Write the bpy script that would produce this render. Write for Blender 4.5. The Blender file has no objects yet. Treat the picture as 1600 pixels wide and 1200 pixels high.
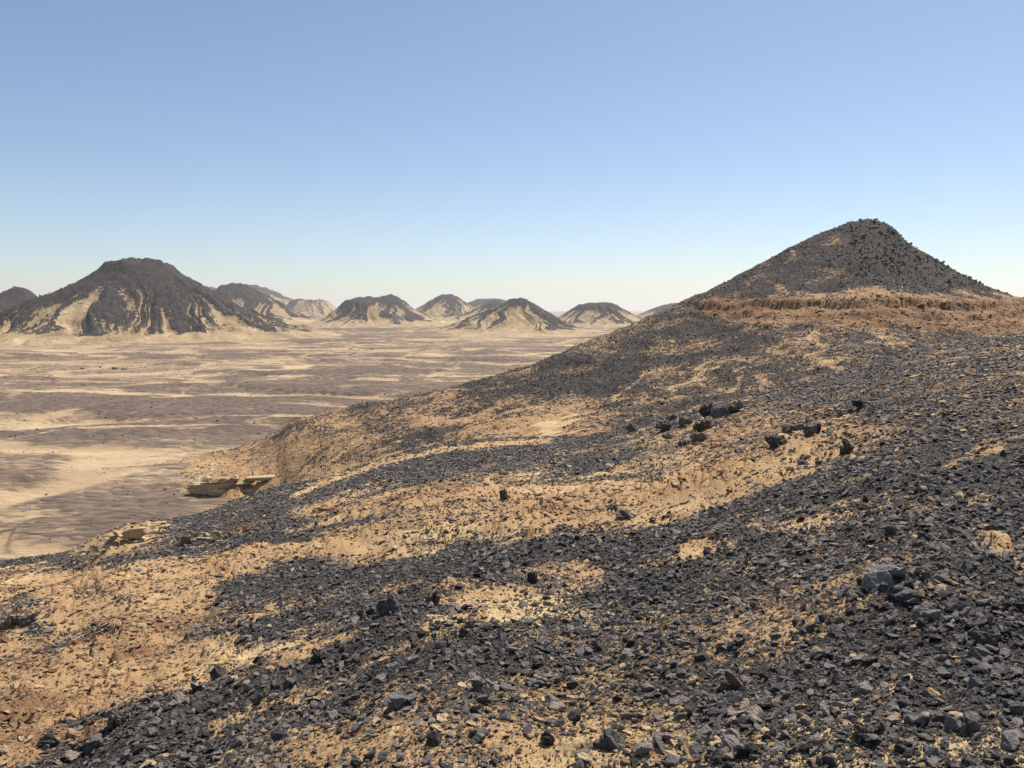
import bpy, bmesh, math, random
import numpy as np
from mathutils import Vector, Euler, Matrix

# ------------------------------------------------------------------ camera, sky, sun, exposure
SC = bpy.context.scene
COL = SC.collection
F = 1256.0            # focal length in pixels of a 1600 px wide picture (65 degrees across)
HOR = 484.0           # picture row of the true horizon
PITCH = math.atan((600.0 - HOR) / F)
cam_d = bpy.data.cameras.new('camera')
cam = bpy.data.objects.new('camera', cam_d); COL.objects.link(cam)
cam_d.sensor_width = 36.0; cam_d.lens = 36.0 * F / 1600.0
cam_d.clip_start = 0.1; cam_d.clip_end = 90000.0
cam.location = (0, 0, 0); cam.rotation_euler = (math.pi / 2 - PITCH, 0, 0)
SC.camera = cam
SUN_EL, SUN_AZ = math.radians(60), math.radians(38)      # azimuth measured from +Y (ahead) towards +X (right)
w = bpy.data.worlds.new('World'); SC.world = w; w.use_nodes = True
wn = w.node_tree
sky = wn.nodes.new('ShaderNodeTexSky'); sky.sky_type = 'NISHITA'; sky.sun_disc = False
sky.sun_elevation = SUN_EL; sky.sun_rotation = SUN_AZ
sky.altitude = 0; sky.air_density = 0.85; sky.dust_density = 0.5; sky.ozone_density = 1.5
bgn = wn.nodes['Background']; bgn.inputs[1].default_value = 0.104
wn.links.new(sky.outputs[0], bgn.inputs[0])
sd = bpy.data.lights.new('sun', 'SUN'); sd.energy = 4.9; sd.angle = math.radians(0.53); sd.color = (1, 0.955, 0.88)
sun = bpy.data.objects.new('sun', sd); COL.objects.link(sun)
sdir = Vector((math.sin(SUN_AZ) * math.cos(SUN_EL), math.cos(SUN_AZ) * math.cos(SUN_EL), math.sin(SUN_EL)))
sun.rotation_euler = sdir.to_track_quat('Z', 'Y').to_euler(); sun.location = (0, 0, 60)
vs = SC.view_settings; vs.view_transform = 'Standard'; vs.look = 'None'; vs.exposure = 0.28; vs.gamma = 1.0
vs.use_curve_mapping = False
SC.cycles.max_bounces = 5; SC.cycles.diffuse_bounces = 3; SC.cycles.volume_bounces = 1

# ------------------------------------------------------------------ helpers: projection, noise, grids
CP, SP = math.cos(PITCH), math.sin(PITCH)
def project(P):
    """world points -> picture pixels (1600 x 1200)"""
    X, Y, Z = P[..., 0], P[..., 1], P[..., 2]
    d = np.maximum(Y * CP - Z * SP, 1e-3)
    up = Y * SP + Z * CP
    return 800 + F * X / d, 600 - F * up / d
def ray(px, py):
    """horizontal tangent u = X/Y and elevation v = Z/Y of the pixel's ray"""
    a = (np.asarray(px, float) - 800) / F; b = (600 - np.asarray(py, float)) / F
    y = CP + b * SP; z = -SP + b * CP
    return a / y, z / y
def sstep(a, b, x):
    t = np.clip((x - a) / (b - a), 0, 1); return t * t * (3 - 2 * t)
def perlin(x, y, seed=0):
    xi = np.floor(x).astype(np.int64); yi = np.floor(y).astype(np.int64)
    xf = x - xi; yf = y - yi
    def g(ix, iy, dx, dy):
        h = (ix * 374761393 + iy * 668265263 + seed * 1442695041) & 0xffffffff
        h = ((h ^ (h >> 13)) * 1274126177) & 0xffffffff
        h = ((h ^ (h >> 16)) * 2246822519) & 0xffffffff
        a = (h & 0xffff) * (2 * math.pi / 65536.0)
        return np.cos(a) * dx + np.sin(a) * dy
    u = xf * xf * xf * (xf * (xf * 6 - 15) + 10); v = yf * yf * yf * (yf * (yf * 6 - 15) + 10)
    a = g(xi, yi, xf, yf); b = g(xi + 1, yi, xf - 1, yf)
    c = g(xi, yi + 1, xf, yf - 1); d = g(xi + 1, yi + 1, xf - 1, yf - 1)
    return ((a + (b - a) * u) + ((c + (d - c) * u) - (a + (b - a) * u)) * v) * 1.5
def fbm(x, y, oct=4, seed=0, gain=0.5):
    s = 0; a = 1.0
    for o in range(oct):
        s = s + a * perlin(x * 2 ** o, y * 2 ** o, seed + o * 17); a *= gain
    return s
def ridged(x, y, oct=4, seed=0, gain=0.5):
    s = 0; a = 1.0; n = 0
    for o in range(oct):
        s = s + a * (1 - np.abs(perlin(x * 2 ** o, y * 2 ** o, seed + o * 31)) * 1.4); n += a; a *= gain
    return s / n
def smooth_interp(x, pts, blur):
    """piecewise linear curve through pts, softened over `blur` units of x"""
    xs = [p[0] for p in pts]; ys = [p[1] for p in pts]
    offs = np.linspace(-1, 1, 9); wts = 1 - np.abs(offs) * 0.9; wts = wts / wts.sum()
    return sum(wt * np.interp(x + o * blur, xs, ys) for o, wt in zip(offs, wts))
def grid_mesh(name, V, wrap=False, attrs=None, smooth=True):
    """V: rows x cols x 3"""
    R, C = V.shape[:2]
    idx = np.arange(R * C).reshape(R, C)
    if wrap: nx = np.roll(idx, -1, 1)
    else: nx = idx[:, 1:]
    a = idx[:-1] if wrap else idx[:-1, :-1]
    q = np.stack([a, nx[:-1], nx[1:], idx[1:] if wrap else idx[1:, :-1]], -1).reshape(-1, 4)
    me = bpy.data.meshes.new(name)
    me.vertices.add(R * C); me.vertices.foreach_set('co', V.reshape(-1).astype(np.float32))
    me.loops.add(q.size); me.loops.foreach_set('vertex_index', q.reshape(-1).astype(np.int32))
    me.polygons.add(len(q)); me.polygons.foreach_set('loop_start', np.arange(0, q.size, 4, dtype=np.int32))
    me.polygons.foreach_set('loop_total', np.full(len(q), 4, np.int32))
    me.polygons.foreach_set('use_smooth', np.full(len(q), smooth, bool))
    for k, A in (attrs or {}).items():
        at = me.attributes.new(k, 'FLOAT', 'POINT'); at.data.foreach_set('value', A.reshape(-1).astype(np.float32))
    me.update(calc_edges=True); me.validate()
    return me
def link(name, me, mat=None, parent=None, label=None, cat=None, group=None, kind=None):
    o = bpy.data.objects.new(name, me); COL.objects.link(o)
    if mat is not None: me.materials.clear(); me.materials.append(mat)
    if parent is not None: o.parent = parent
    for k, v in (('label', label), ('category', cat), ('group', group), ('kind', kind)):
        if v: o[k] = v
    return o

# ------------------------------------------------------------------ cover painting: what lies on the ground (0 bare sand .. 1 black stones)
def seg_dist(px, py, pts):
    d = np.full(px.shape, 1e9)
    for (x0, y0), (x1, y1) in zip(pts[:-1], pts[1:]):
        dx, dy = x1 - x0, y1 - y0; L = dx * dx + dy * dy + 1e-9
        t = np.clip(((px - x0) * dx + (py - y0) * dy) / L, 0, 1)
        d = np.minimum(d, np.hypot(px - x0 - t * dx, py - y0 - t * dy))
    return d
def poly_sd(px, py, pts):
    """signed distance to a closed polygon, negative inside"""
    pts = list(pts); d = seg_dist(px, py, pts + pts[:1])
    ins = np.zeros(px.shape, bool)
    for (x0, y0), (x1, y1) in zip(pts, pts[1:] + pts[:1]):
        if y0 == y1: continue
        c = ((py < y0) != (py < y1)) & (px < (x1 - x0) * (py - y0) / (y1 - y0) + x0)
        ins ^= c
    return np.where(ins, -d, d)
def paint(px, py, base, ops):
    """ops: ('p', polygon, soft, value, strength) or ('s', polyline, width, soft, value, strength)"""
    A = base.copy()
    for op in ops:
        if op[0] == 'p':
            _, pts, soft, val, st = op; soft *= 1.7
            m = 1 - sstep(-soft, soft, poly_sd(px, py, pts))
        else:
            _, pts, wd, soft, val, st = op
            m = 1 - sstep(wd - soft, wd + soft, seg_dist(px, py, pts))
        A = A + (val - A) * m * st
    return A

# ------------------------------------------------------------------ materials
def nmat(name):
    m = bpy.data.materials.new(name); m.use_nodes = True
    nt = m.node_tree
    return m, nt, nt.nodes['Principled BSDF']
def N(nt, t, **kw):
    n = nt.nodes.new(t)
    for k, v in kw.items(): setattr(n, k, v)
    return n
def noise_node(nt, vec, scale, detail=4, rough=0.55, dist=0.0):
    n = N(nt, 'ShaderNodeTexNoise'); n.inputs['Scale'].default_value = scale; n.inputs['Detail'].default_value = detail
    n.inputs['Roughness'].default_value = rough; n.inputs['Distortion'].default_value = dist
    nt.links.new(vec, n.inputs['Vector']); return n.outputs['Fac']
def math_node(nt, op, a, b=None, c=None, clamp=False):
    n = N(nt, 'ShaderNodeMath', operation=op); n.use_clamp = clamp
    for i, v in enumerate((a, b, c)):
        if v is None: continue
        if isinstance(v, (int, float)): n.inputs[i].default_value = v
        else: nt.links.new(v, n.inputs[i])
    return n.outputs[0]
def maprange(nt, v, a, b, c=0.0, d=1.0):
    n = N(nt, 'ShaderNodeMapRange'); n.interpolation_type = 'SMOOTHSTEP'
    nt.links.new(v, n.inputs[0])
    for i, x in enumerate((a, b, c, d)): n.inputs[i + 1].default_value = x
    return n.outputs[0]
def mixc(nt, f, a, b, mode='MIX'):
    n = N(nt, 'ShaderNodeMix', data_type='RGBA'); n.blend_type = mode
    if isinstance(f, (int, float)): n.inputs[0].default_value = f
    else: nt.links.new(f, n.inputs[0])
    for i, v in ((6, a), (7, b)):
        if isinstance(v, tuple): n.inputs[i].default_value = (*v, 1)
        else: nt.links.new(v, n.inputs[i])
    return n.outputs[2]
def attr(nt, name, inst=False):
    n = N(nt, 'ShaderNodeAttribute'); n.attribute_name = name
    if inst: n.attribute_type = 'INSTANCER'
    return n

def ground_mat(name, s_big, s_mid, s_fine, pale, ochre, red, dark, darkb, spread, bump_d, bump_s=0.6, stretch=(1, 1, 1), contrast=0.16):
    m, nt, b = nmat(name)
    geo = N(nt, 'ShaderNodeNewGeometry')
    mp = N(nt, 'ShaderNodeMapping'); mp.inputs['Scale'].default_value = stretch
    nt.links.new(geo.outputs['Position'], mp.inputs[0]); vec = mp.outputs[0]
    cov = attr(nt, 'cover').outputs['Fac']; warm = attr(nt, 'warm').outputs['Fac']
    nb = noise_node(nt, vec, s_big, 6, 0.62, 0.4); nm = noise_node(nt, vec, s_mid, 9, 0.78); nf = noise_node(nt, vec, s_fine, 4, 0.7)
    vo = N(nt, 'ShaderNodeTexVoronoi'); vo.inputs['Scale'].default_value = s_fine * 0.8; nt.links.new(vec, vo.inputs['Vector'])
    sep = N(nt, 'ShaderNodeSeparateColor'); nt.links.new(vo.outputs['Color'], sep.inputs[0])
    # amount of dark stone at this point
    t = math_node(nt, 'MULTIPLY_ADD', math_node(nt, 'SUBTRACT', nb, 0.5), spread[0], cov)
    t = math_node(nt, 'MULTIPLY_ADD', math_node(nt, 'SUBTRACT', nm, 0.5), spread[1], t)
    t = math_node(nt, 'MULTIPLY_ADD', math_node(nt, 'SUBTRACT', sep.outputs[0], 0.5), spread[2], t)
    mask = maprange(nt, t, 0.5 - contrast, 0.5 + contrast)
    wv = math_node(nt, 'MULTIPLY_ADD', math_node(nt, 'SUBTRACT', nb, 0.5), 0.9, warm)
    wv = math_node(nt, 'MULTIPLY_ADD', math_node(nt, 'SUBTRACT', nm, 0.5), 1.1, wv)
    sand = mixc(nt, maprange(nt, wv, 0.0, 0.5), pale, ochre)
    sand = mixc(nt, maprange(nt, wv, 0.55, 1.15), sand, red)
    var = math_node(nt, 'MULTIPLY_ADD', nf, 0.5, 0.75)
    vc = N(nt, 'ShaderNodeCombineColor')
    for i in range(3): nt.links.new(var, vc.inputs[i])
    sand = mixc(nt, 1.0, sand, vc.outputs[0], 'MULTIPLY')
    dk = mixc(nt, maprange(nt, sep.outputs[1], 0.1, 1.0), dark, darkb)
    col = mixc(nt, mask, sand, dk)
    nt.links.new(col, b.inputs['Base Color'])
    b.inputs['Roughness'].default_value = 0.9
    b.inputs['Specular IOR Level'].default_value = 0.25
    hb = math_node(nt, 'ADD', math_node(nt, 'MULTIPLY', nf, 0.6), math_node(nt, 'MULTIPLY', vo.outputs['Distance'], -0.5))
    hb = math_node(nt, 'MULTIPLY_ADD', nm, 1.2, hb)
    bp = N(nt, 'ShaderNodeBump'); bp.inputs['Strength'].default_value = bump_s; bp.inputs['Distance'].default_value = bump_d
    nt.links.new(hb, bp.inputs['Height']); nt.links.new(bp.outputs[0], b.inputs['Normal'])
    return m
PALE, OCHRE, RED = (0.63, 0.46, 0.235), (0.46, 0.282, 0.135), (0.21, 0.105, 0.050)
DARK, DARKB = (0.030, 0.027, 0.025), (0.095, 0.076, 0.061)
M_NEAR = ground_mat('near_ground', 0.35, 3.0, 26, PALE, OCHRE, RED, DARK, DARKB, (0.3, 1.5, 0.35), 0.06, 0.8)
M_HILL = ground_mat('hill_ground', 0.06, 0.55, 2.6, PALE, OCHRE, RED, (0.026, 0.022, 0.019), (0.082, 0.062, 0.047), (0.4, 1.6, 0.4), 0.5, 0.8)
M_PLAIN = ground_mat('plain_ground', 0.012, 0.16, 1.2, (0.52, 0.375, 0.21), (0.40, 0.272, 0.155), (0.27, 0.178, 0.112), (0.095, 0.066, 0.048), (0.195, 0.136, 0.094), (0.35, 1.15, 0.3), 0.6, 0.9, stretch=(0.4, 1, 1), contrast=0.24)
M_FAR = ground_mat('far_hill_ground', 0.02, 0.12, 0.6, (0.60, 0.45, 0.26), (0.43, 0.30, 0.16), (0.22, 0.135, 0.08), (0.030, 0.027, 0.027), (0.085, 0.066, 0.052), (0.3, 1.5, 0.35), 2.5, 0.9, contrast=0.12)

def stone_mat(name, cols, rough, inst, nscale, bump, spec=0.5, dust=None):
    """cols: three colours chosen between by the stone's own tone"""
    m, nt, b = nmat(name)
    if inst: tone = attr(nt, 'tone', True).outputs['Fac']
    else: tone = N(nt, 'ShaderNodeObjectInfo').outputs['Random']
    tc = N(nt, 'ShaderNodeTexCoord')
    n1 = noise_node(nt, tc.outputs['Object'], nscale, 4, 0.65); n2 = noise_node(nt, tc.outputs['Object'], nscale * 5, 3, 0.6)
    c = mixc(nt, maprange(nt, tone, 0.0, 0.75), cols[0], cols[1])
    c = mixc(nt, maprange(nt, tone, 0.72, 1.0), c, cols[2])
    v = math_node(nt, 'MULTIPLY_ADD', n1, 1.0, 0.5)
    vc = N(nt, 'ShaderNodeCombineColor')
    for i in range(3): nt.links.new(v, vc.inputs[i])
    c = mixc(nt, 1.0, c, vc.outputs[0], 'MULTIPLY')
    if dust:
        c = mixc(nt, math_node(nt, 'MULTIPLY', maprange(nt, n1, 0.52, 0.75), 0.55), c, dust)
    nt.links.new(c, b.inputs['Base Color'])
    b.inputs['Roughness'].default_value = rough; b.inputs['Specular IOR Level'].default_value = spec
    bp = N(nt, 'ShaderNodeBump'); bp.inputs['Strength'].default_value = 0.7; bp.inputs['Distance'].default_value = bump
    nt.links.new(math_node(nt, 'ADD', n1, math_node(nt, 'MULTIPLY', n2, 0.35)), bp.inputs['Height'])
    nt.links.new(bp.outputs[0], b.inputs['Normal'])
    return m
BAS = ((0.034, 0.030, 0.027), (0.21, 0.184, 0.163), (0.33, 0.232, 0.16))
SND = ((0.43, 0.27, 0.135), (0.57, 0.42, 0.24), (0.23, 0.125, 0.065))
M_BAS_I = stone_mat('basalt_rubble', BAS, 0.65, True, 2.2, 0.12, 0.32, dust=(0.34, 0.26, 0.18))
M_BAS = stone_mat('basalt', BAS, 0.65, False, 2.2, 0.10, 0.32, dust=(0.34, 0.26, 0.18))
M_BOULD = stone_mat('boulder_basalt', ((0.055, 0.050, 0.047), (0.135, 0.122, 0.113), (0.18, 0.14, 0.10)), 0.7, False, 3.4, 0.2, 0.3, dust=(0.30, 0.23, 0.16))
M_GREY = stone_mat('grey_slab', ((0.17, 0.158, 0.15), (0.25, 0.232, 0.22), (0.26, 0.22, 0.18)), 0.7, False, 3.4, 0.12, 0.3, dust=(0.34, 0.27, 0.19))
M_BRN = stone_mat('brown_boulder', ((0.13, 0.09, 0.062), (0.19, 0.13, 0.088), (0.24, 0.165, 0.11)), 0.75, False, 3.4, 0.15, 0.3, dust=(0.34, 0.25, 0.17))
M_SND_I = stone_mat('sandstone_rubble', SND, 0.85, True, 2.2, 0.15, 0.25)
M_SND = stone_mat('sandstone', SND, 0.85, False, 2.2, 0.12, 0.25)

# ------------------------------------------------------------------ the near slope
H0 = 2.6                                   # eye height above the slope
CREST = [(-900, 1040), (-500, 985), (-200, 925), (0, 878), (60, 872), (100, 862), (140, 838), (180, 822), (240, 812), (300, 803), (400, 768),
         (500, 747), (600, 714), (700, 692), (800, 685), (900, 684), (985, 672), (1100, 642), (1200, 612), (1320, 581), (1400, 557),
         (1500, 540), (1600, 524), (1800, 500), (2200, 470), (2800, 440)]
RCR = [(-900, 30), (0, 40), (150, 44), (400, 52), (700, 62), (1000, 62), (1200, 58), (1600, 52), (2200, 48), (2800, 44)]
def g_of(px):
    vc = ray(px, smooth_interp(px, CREST, 22))[1]
    rc = smooth_interp(px, RCR, 60)
    return vc + H0 / rc, rc
def slope_base(X, Y):
    """height without details; Y is depth, u = X/Y"""
    r = np.hypot(X, Y)
    az = np.arctan2(X, Y)
    azc = np.clip(az, -1.02, 1.02)
    px = 800 + F * np.tan(azc) / CP * (CP + 0.1 * SP)
    g, rc = g_of(px)
    k = np.cos(azc)
    d = r * k                              # depth along the clipped direction
    z_in = g * d - H0
    over = np.maximum(d - rc, 0)
    z = z_in - (0.5 * np.minimum(over, 12) ** 2 / 12 + np.maximum(over - 12, 0)) * 0.42
    back = sstep(1.0, 2.2, np.abs(az))     # behind the camera the slope is a plain tilted plane
    zb = -H0 + 0.2 * X - 0.10 * Y
    return z * (1 - back) + zb * back
def on_slope(px, py):
    """pixel -> point of the slope, by marching the ray"""
    u, v = ray(px, py); u = np.atleast_1d(u); v = np.atleast_1d(v)
    lo = np.full(u.shape, 1.5); out = np.full(u.shape, np.nan)
    ds = np.geomspace(1.8, 110, 420); prev = None
    for d in ds:
        gap = v * d - slope_h(u * d, np.full(u.shape, d))
        hit = (gap < 0) & np.isnan(out)
        out[hit] = d
    out = np.where(np.isnan(out), 60.0, out)
    return np.stack([u * out, out, slope_h(u * out, out)], -1)
def base_pt(px, py):
    u, v = ray(px, py); g, rc = g_of(np.array([float(px)])); d = min(H0 / max(float(g[0]) - float(v), 1e-3), 90)
    return (float(u) * d, d)
def line_world(pts): return [base_pt(*p) for p in pts]
LIP = line_world([(-160, 1290), (40, 1196), (190, 1128), (330, 1082), (480, 1038), (580, 1000), (690, 950), (800, 925)])
def side_of(X, Y, pts):
    """signed distance to a polyline, positive on its far side"""
    best = np.full(X.shape, 1e9); sg = np.zeros(X.shape)
    for (x0, y0), (x1, y1) in zip(pts[:-1], pts[1:]):
        dx, dy = x1 - x0, y1 - y0; L = dx * dx + dy * dy
        t = np.clip(((X - x0) * dx + (Y - y0) * dy) / L, 0, 1)
        d = np.hypot(X - x0 - t * dx, Y - y0 - t * dy)
        s = np.where(dx * (Y - y0) - dy * (X - x0) > 0, 1.0, -1.0)
        m = d < best; best = np.where(m, d, best); sg = np.where(m, s, sg)
    return best * sg
BUMPS = [  # pixel centre, radius across m, radius along m, height m
    (640, 925, 2.6, 1.5, 0.35), (420, 935, 1.8, 1.3, 0.22), (880, 870, 2.4, 1.6, 0.28), (1390, 905, 1.2, 0.8, 0.14),
    (60, 960, 1.5, 1.2, 0.3), (880, 815, 5, 1.6, -0.25), (1500, 700, 4, 2.5, 0.3), (1120, 650, 5, 3, 0.5), (1290, 700, 4, 2.4, 0.35),
    (620, 790, 4, 2.4, 0.35), (760, 900, 1.6, 1.0, -0.2), (330, 830, 4.0, 2.0, 0.3), (1180, 760, 3.0, 1.4, -0.2),
    (960, 1010, 1.5, 0.8, 0.10), (1300, 1010, 1.2, 0.7, -0.08)]
BW = [(base_pt(a, b), c, d, e) for a, b, c, d, e in BUMPS]
def slope_h(X, Y):
    z = slope_base(X, Y)
    r = np.hypot(X, Y)
    s = side_of(X, Y, LIP) + 0.35 * fbm(X / 1.6, Y / 1.6, 2, 5)
    fadeL = sstep(0.5, -1.5, X - LIP[-1][0] - 0.0) if True else 1
    front = (Y > 1.0)
    z = z + front * fadeL * (0.16 * np.exp(-(s / 0.9) ** 2) - 0.62 * sstep(0.0, 1.3, s) * (1 - sstep(3.0, 10.0, s)))
    for (cx, cy), ra, rb, hh in BW:
        z = z + hh * np.exp(-((X - cx) / ra) ** 2 - ((Y - cy) / rb) ** 2)
    far = sstep(4, 25, r)
    z = z + 0.16 * far * fbm(X / 7.5, Y / 6.0, 3, 11) + 0.07 * fbm(X / 2.1, Y / 1.7, 3, 23) * sstep(1.5, 5, r)
    return z
def polar(az_lim, n_in, n_out, rs):
    a_in = np.linspace(-az_lim, az_lim, n_in)
    a_out = np.linspace(az_lim, 2 * math.pi - az_lim, n_out + 2)[1:-1]
    az = np.concatenate([a_in, a_out])
    A, R = np.meshgrid(az, rs)
    return R * np.sin(A), R * np.cos(A)
rs = np.concatenate([np.linspace(0.02, 2.4, 14), np.linspace(2.5 ** -0.5, 128 ** -0.5, 460) ** -2])
X, Y = polar(math.radians(54), 1000, 70, rs)
Z = slope_h(X, Y)
Z += 0.028 * fbm(X / 0.55, Y / 0.45, 3, 41) * np.clip(np.hypot(X, Y) / 9, 0.4, 1.6)
# thin bedding steps where the bare sandstone shows
P = np.stack([X, Y, Z], -1)
PXs, PYs = project(P)
wob = 20 * fbm(X / 2.2, Y / 1.8, 5, 71, 0.6) * np.clip(9 / np.maximum(np.hypot(X, Y), 1), 0.25, 1.3)
wpx, wpy = PXs + 2.2 * wob, PYs + wob
NEAR_COVER = [
    ('p', [(1050, 690), (1200, 600), (1320, 575), (1700, 500), (1800, 700), (1600, 640), (1400, 660), (1290, 690)], 25, 0.80, 1),
    ('p', [(-100, 905), (100, 880), (300, 850), (640, 812), (820, 770), (980, 735), (1130, 690), (1290, 700), (1260, 740), (1130, 785), (1000, 822), (800, 850), (620, 875), (430, 880), (380, 895), (-100, 1010)], 12, 0.14, 1),
    ('p', [(930, 700), (1000, 670), (1180, 640), (1330, 640), (1420, 690), (1300, 700), (1200, 730), (1050, 720)], 18, 0.48, 1),
    ('p', [(235, 848), (300, 803), (400, 766), (500, 746), (600, 713), (700, 690), (850, 682), (985, 676), (940, 706), (860, 728), (740, 742), (640, 762), (560, 772), (470, 795), (390, 800), (330, 812), (270, 834)], 8, 0.92, 1),
    ('p', [(460, 800), (560, 768), (740, 742), (860, 735), (820, 770), (640, 812), (500, 825)], 12, 0.28, 0.9),
    ('s', [(470, 764), (560, 737), (620, 718), (700, 701), (790, 692), (850, 688)], 2.2, 2.0, 0.12, 0.95),
    ('s', [(0, 882), (80, 876), (110, 880)], 6, 4, 0.95, 1),
    ('p', [(60, 898), (240, 860), (330, 842), (480, 826), (620, 802), (480, 843), (240, 878)], 4, 0.95, 1),
    ('p', [(110, 862), (150, 832), (200, 818), (262, 816), (240, 846), (170, 868)], 6, 0.2, 1),
    ('p', [(400, 908), (470, 882), (620, 878), (800, 848), (1000, 828), (1110, 840), (1010, 880), (880, 905), (760, 930), (680, 962), (560, 978), (340, 1015), (225, 1018), (320, 968)], 14, 0.98, 1),
    ('p', [(-100, 1010), (120, 900), (380, 895), (330, 950), (250, 995), (340, 1015), (560, 980), (560, 1010), (460, 1040), (190, 1128), (40, 1196), (-200, 1300)], 12, 0.13, 1),
    ('s', [(0, 965), (40, 950), (60, 975)], 26, 12, 0.72, 1), ('s', [(80, 1020), (160, 985)], 10, 8, 0.7, 1), ('s', [(120, 925), (200, 935)], 12, 10, 0.5, 1),
    ('p', [(700, 985), (780, 925), (880, 880), (930, 870), (940, 905), (860, 950), (760, 985)], 16, 0.40, 0.9),
    ('p', [(500, 1075), (560, 1030), (690, 975), (740, 985), (640, 1030), (560, 1060), (300, 1150), (330, 1130)], 10, 0.42, 0.85),
    ('s', [(70, 1185), (190, 1130), (330, 1085), (480, 1040), (580, 1003)], 16, 9, 1.0, 1),
    ('p', [(560, 1130), (760, 1085), (1000, 1075), (1090, 1110), (1060, 1250), (450, 1260)], 25, 0.46, 0.9),
    ('p', [(1000, 960), (1250, 985), (1600, 1000), (1700, 1250), (1100, 1250), (1050, 1120)], 40, 0.84, 0.8),
    ('p', [(330, 1200), (480, 1130), (560, 1120), (480, 1220)], 14, 0.45, 0.8),
    ('p', [(1700, 640), (1450, 690), (1320, 735), (1210, 785), (1080, 850), (920, 930), (740, 1000), (560, 1050), (660, 1080), (900, 1040), (1200, 985), (1700, 940)], 22, 0.97, 0.85),
    ('s', [(1540, 830), (1600, 890)], 12, 10, 0.3, 0.8), ('s', [(1330, 700), (1230, 720)], 10, 8, 0.12, 0.9),
    ('s', [(1060, 860), (1130, 850)], 8, 6, 0.25, 0.9), ('s', [(1480, 720), (1560, 700)], 9, 8, 0.3, 0.8)]
NEAR_WARM = [
    ('p', [(-100, 905), (300, 850), (640, 812), (980, 735), (1290, 700), (1130, 785), (800, 850), (430, 880), (-100, 1010)], 20, 0.58, 1),
    ('p', [(-100, 1010), (120, 920), (330, 950), (340, 1015), (560, 990), (460, 1040), (190, 1128), (-200, 1300)], 20, 0.72, 1),
    ('p', [(-100, 1040), (80, 1040), (170, 1125), (0, 1270)], 40, 0.95, 1),
    ('p', [(300, 1010), (560, 975), (560, 1010), (400, 1050), (250, 1080)], 20, 0.3, 0.9),
    ('p', [(460, 800), (560, 768), (740, 742), (820, 770), (640, 812), (500, 825)], 15, 0.7, 1),
    ('p', [(380, 860), (700, 800), (760, 830), (480, 885)], 20, 0.35, 0.7),
    ('p', [(1050, 690), (1200, 600), (1700, 500), (1800, 700), (1400, 690)], 25, 0.80, 1),
    ('p', [(700, 985), (780, 925), (930, 870), (940, 905), (760, 985)], 16, 0.40, 0.9),
    ('p', [(560, 1130), (1000, 1075), (1600, 1000), (1700, 1250), (450, 1260)], 25, 0.48, 1)]
base_c = np.where(PXs > 0, 0.92, 0.7)
cover = np.clip(paint(wpx, wpy, base_c * np.ones_like(X), NEAR_COVER), 0, 1)
warm = np.clip(paint(wpx, wpy, 0.46 * np.ones_like(X), NEAR_WARM), 0, 1)
cover = np.clip(cover + 0.30 * fbm(X / 2.6, Y / 1.7, 5, 75, 0.62) + 0.14 * fbm(X / 7, Y / 4, 2, 77), 0, 1)
cover = paint(PXs, PYs + 0.35 * wob, cover, [('s', [(455, 776), (520, 752), (600, 723), (700, 702), (790, 694), (860, 690)], 2.6, 2.0, 0.0, 1)])
inview = (Y > 2) & (np.abs(X / np.maximum(Y, 0.1)) < 1.4)
cover = np.where(inview, cover, 0.75); warm = np.clip(np.where(inview, warm, 0.3) + 0.30 * fbm(X / 4.5, Y / 2.6, 4, 79, 0.6), 0, 1)
bed = (1 - sstep(0.2, 0.5, cover)) * inview
tq = Z / 0.16 + 0.9 * fbm(X / 1.3, Y / 1.3, 2, 91) + 0.35 * X / 3.0
fr = tq - np.floor(tq)
Z += bed * 0.05 * (ridged(X / 0.9 + Y / 3, Y / 0.5, 4, 97, 0.6) - 0.7) * np.clip(np.hypot(X, Y) / 8, 0.6, 1.1)
Z += bed * 0.26 * (sstep(0.0, 0.10, fr) - fr) * np.clip(np.hypot(X, Y) / 10, 0.5, 0.8) * sstep(-0.25, 0.3, fbm(X / 2.5, Y / 2.5, 2, 95))
me = grid_mesh('slope', np.stack([X, Y, Z], -1), True, {'cover': cover * (0.64 + 0.20 * sstep(0.75, 1.0, cover) + 0.2 * sstep(8, 30, np.hypot(X, Y))), 'warm': warm})
link('slope', me, M_NEAR, label='stony slope in front, black scree with strips of bare ochre sandstone', cat='slope', kind='structure')
NEAR = dict(X=X, Y=Y, Z=Z, cover=cover, warm=warm)

# ------------------------------------------------------------------ the hill on the right with its long spur
SIL = [(-400, 830), (0, 790), (200, 745), (250, 728), (300, 713), (350, 703), (400, 691), (428, 677), (446, 662), (480, 650), (520, 640), (560, 632), (660, 615), (740, 596), (830, 570), (900, 540), (1000, 501),
       (1090, 460), (1140, 436), (1180, 414), (1230, 386), (1280, 362), (1320, 347), (1350, 341), (1372, 346), (1390, 358), (1410, 378),
       (1450, 402), (1500, 430), (1550, 452), (1600, 472), (1700, 496), (1900, 520), (2400, 560)]
RS = [(-400, 215), (400, 215), (480, 206), (700, 216), (1000, 228), (1200, 242), (1350, 252), (1600, 238), (2000, 220), (2400, 210)]
RV = [(-400, 110), (300, 120), (700, 118), (900, 122), (1100, 118), (1350, 112), (1600, 108), (2400, 100)]
ZV = [(-400, -54), (200, -44), (300, -42.5), (390, -41), (430, -37), (470, -31), (520, -28.5), (600, -24.5), (800, -18.8), (900, -17.5), (1100, -15), (1350, -11), (1600, -8.5), (2400, -6)]
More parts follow.
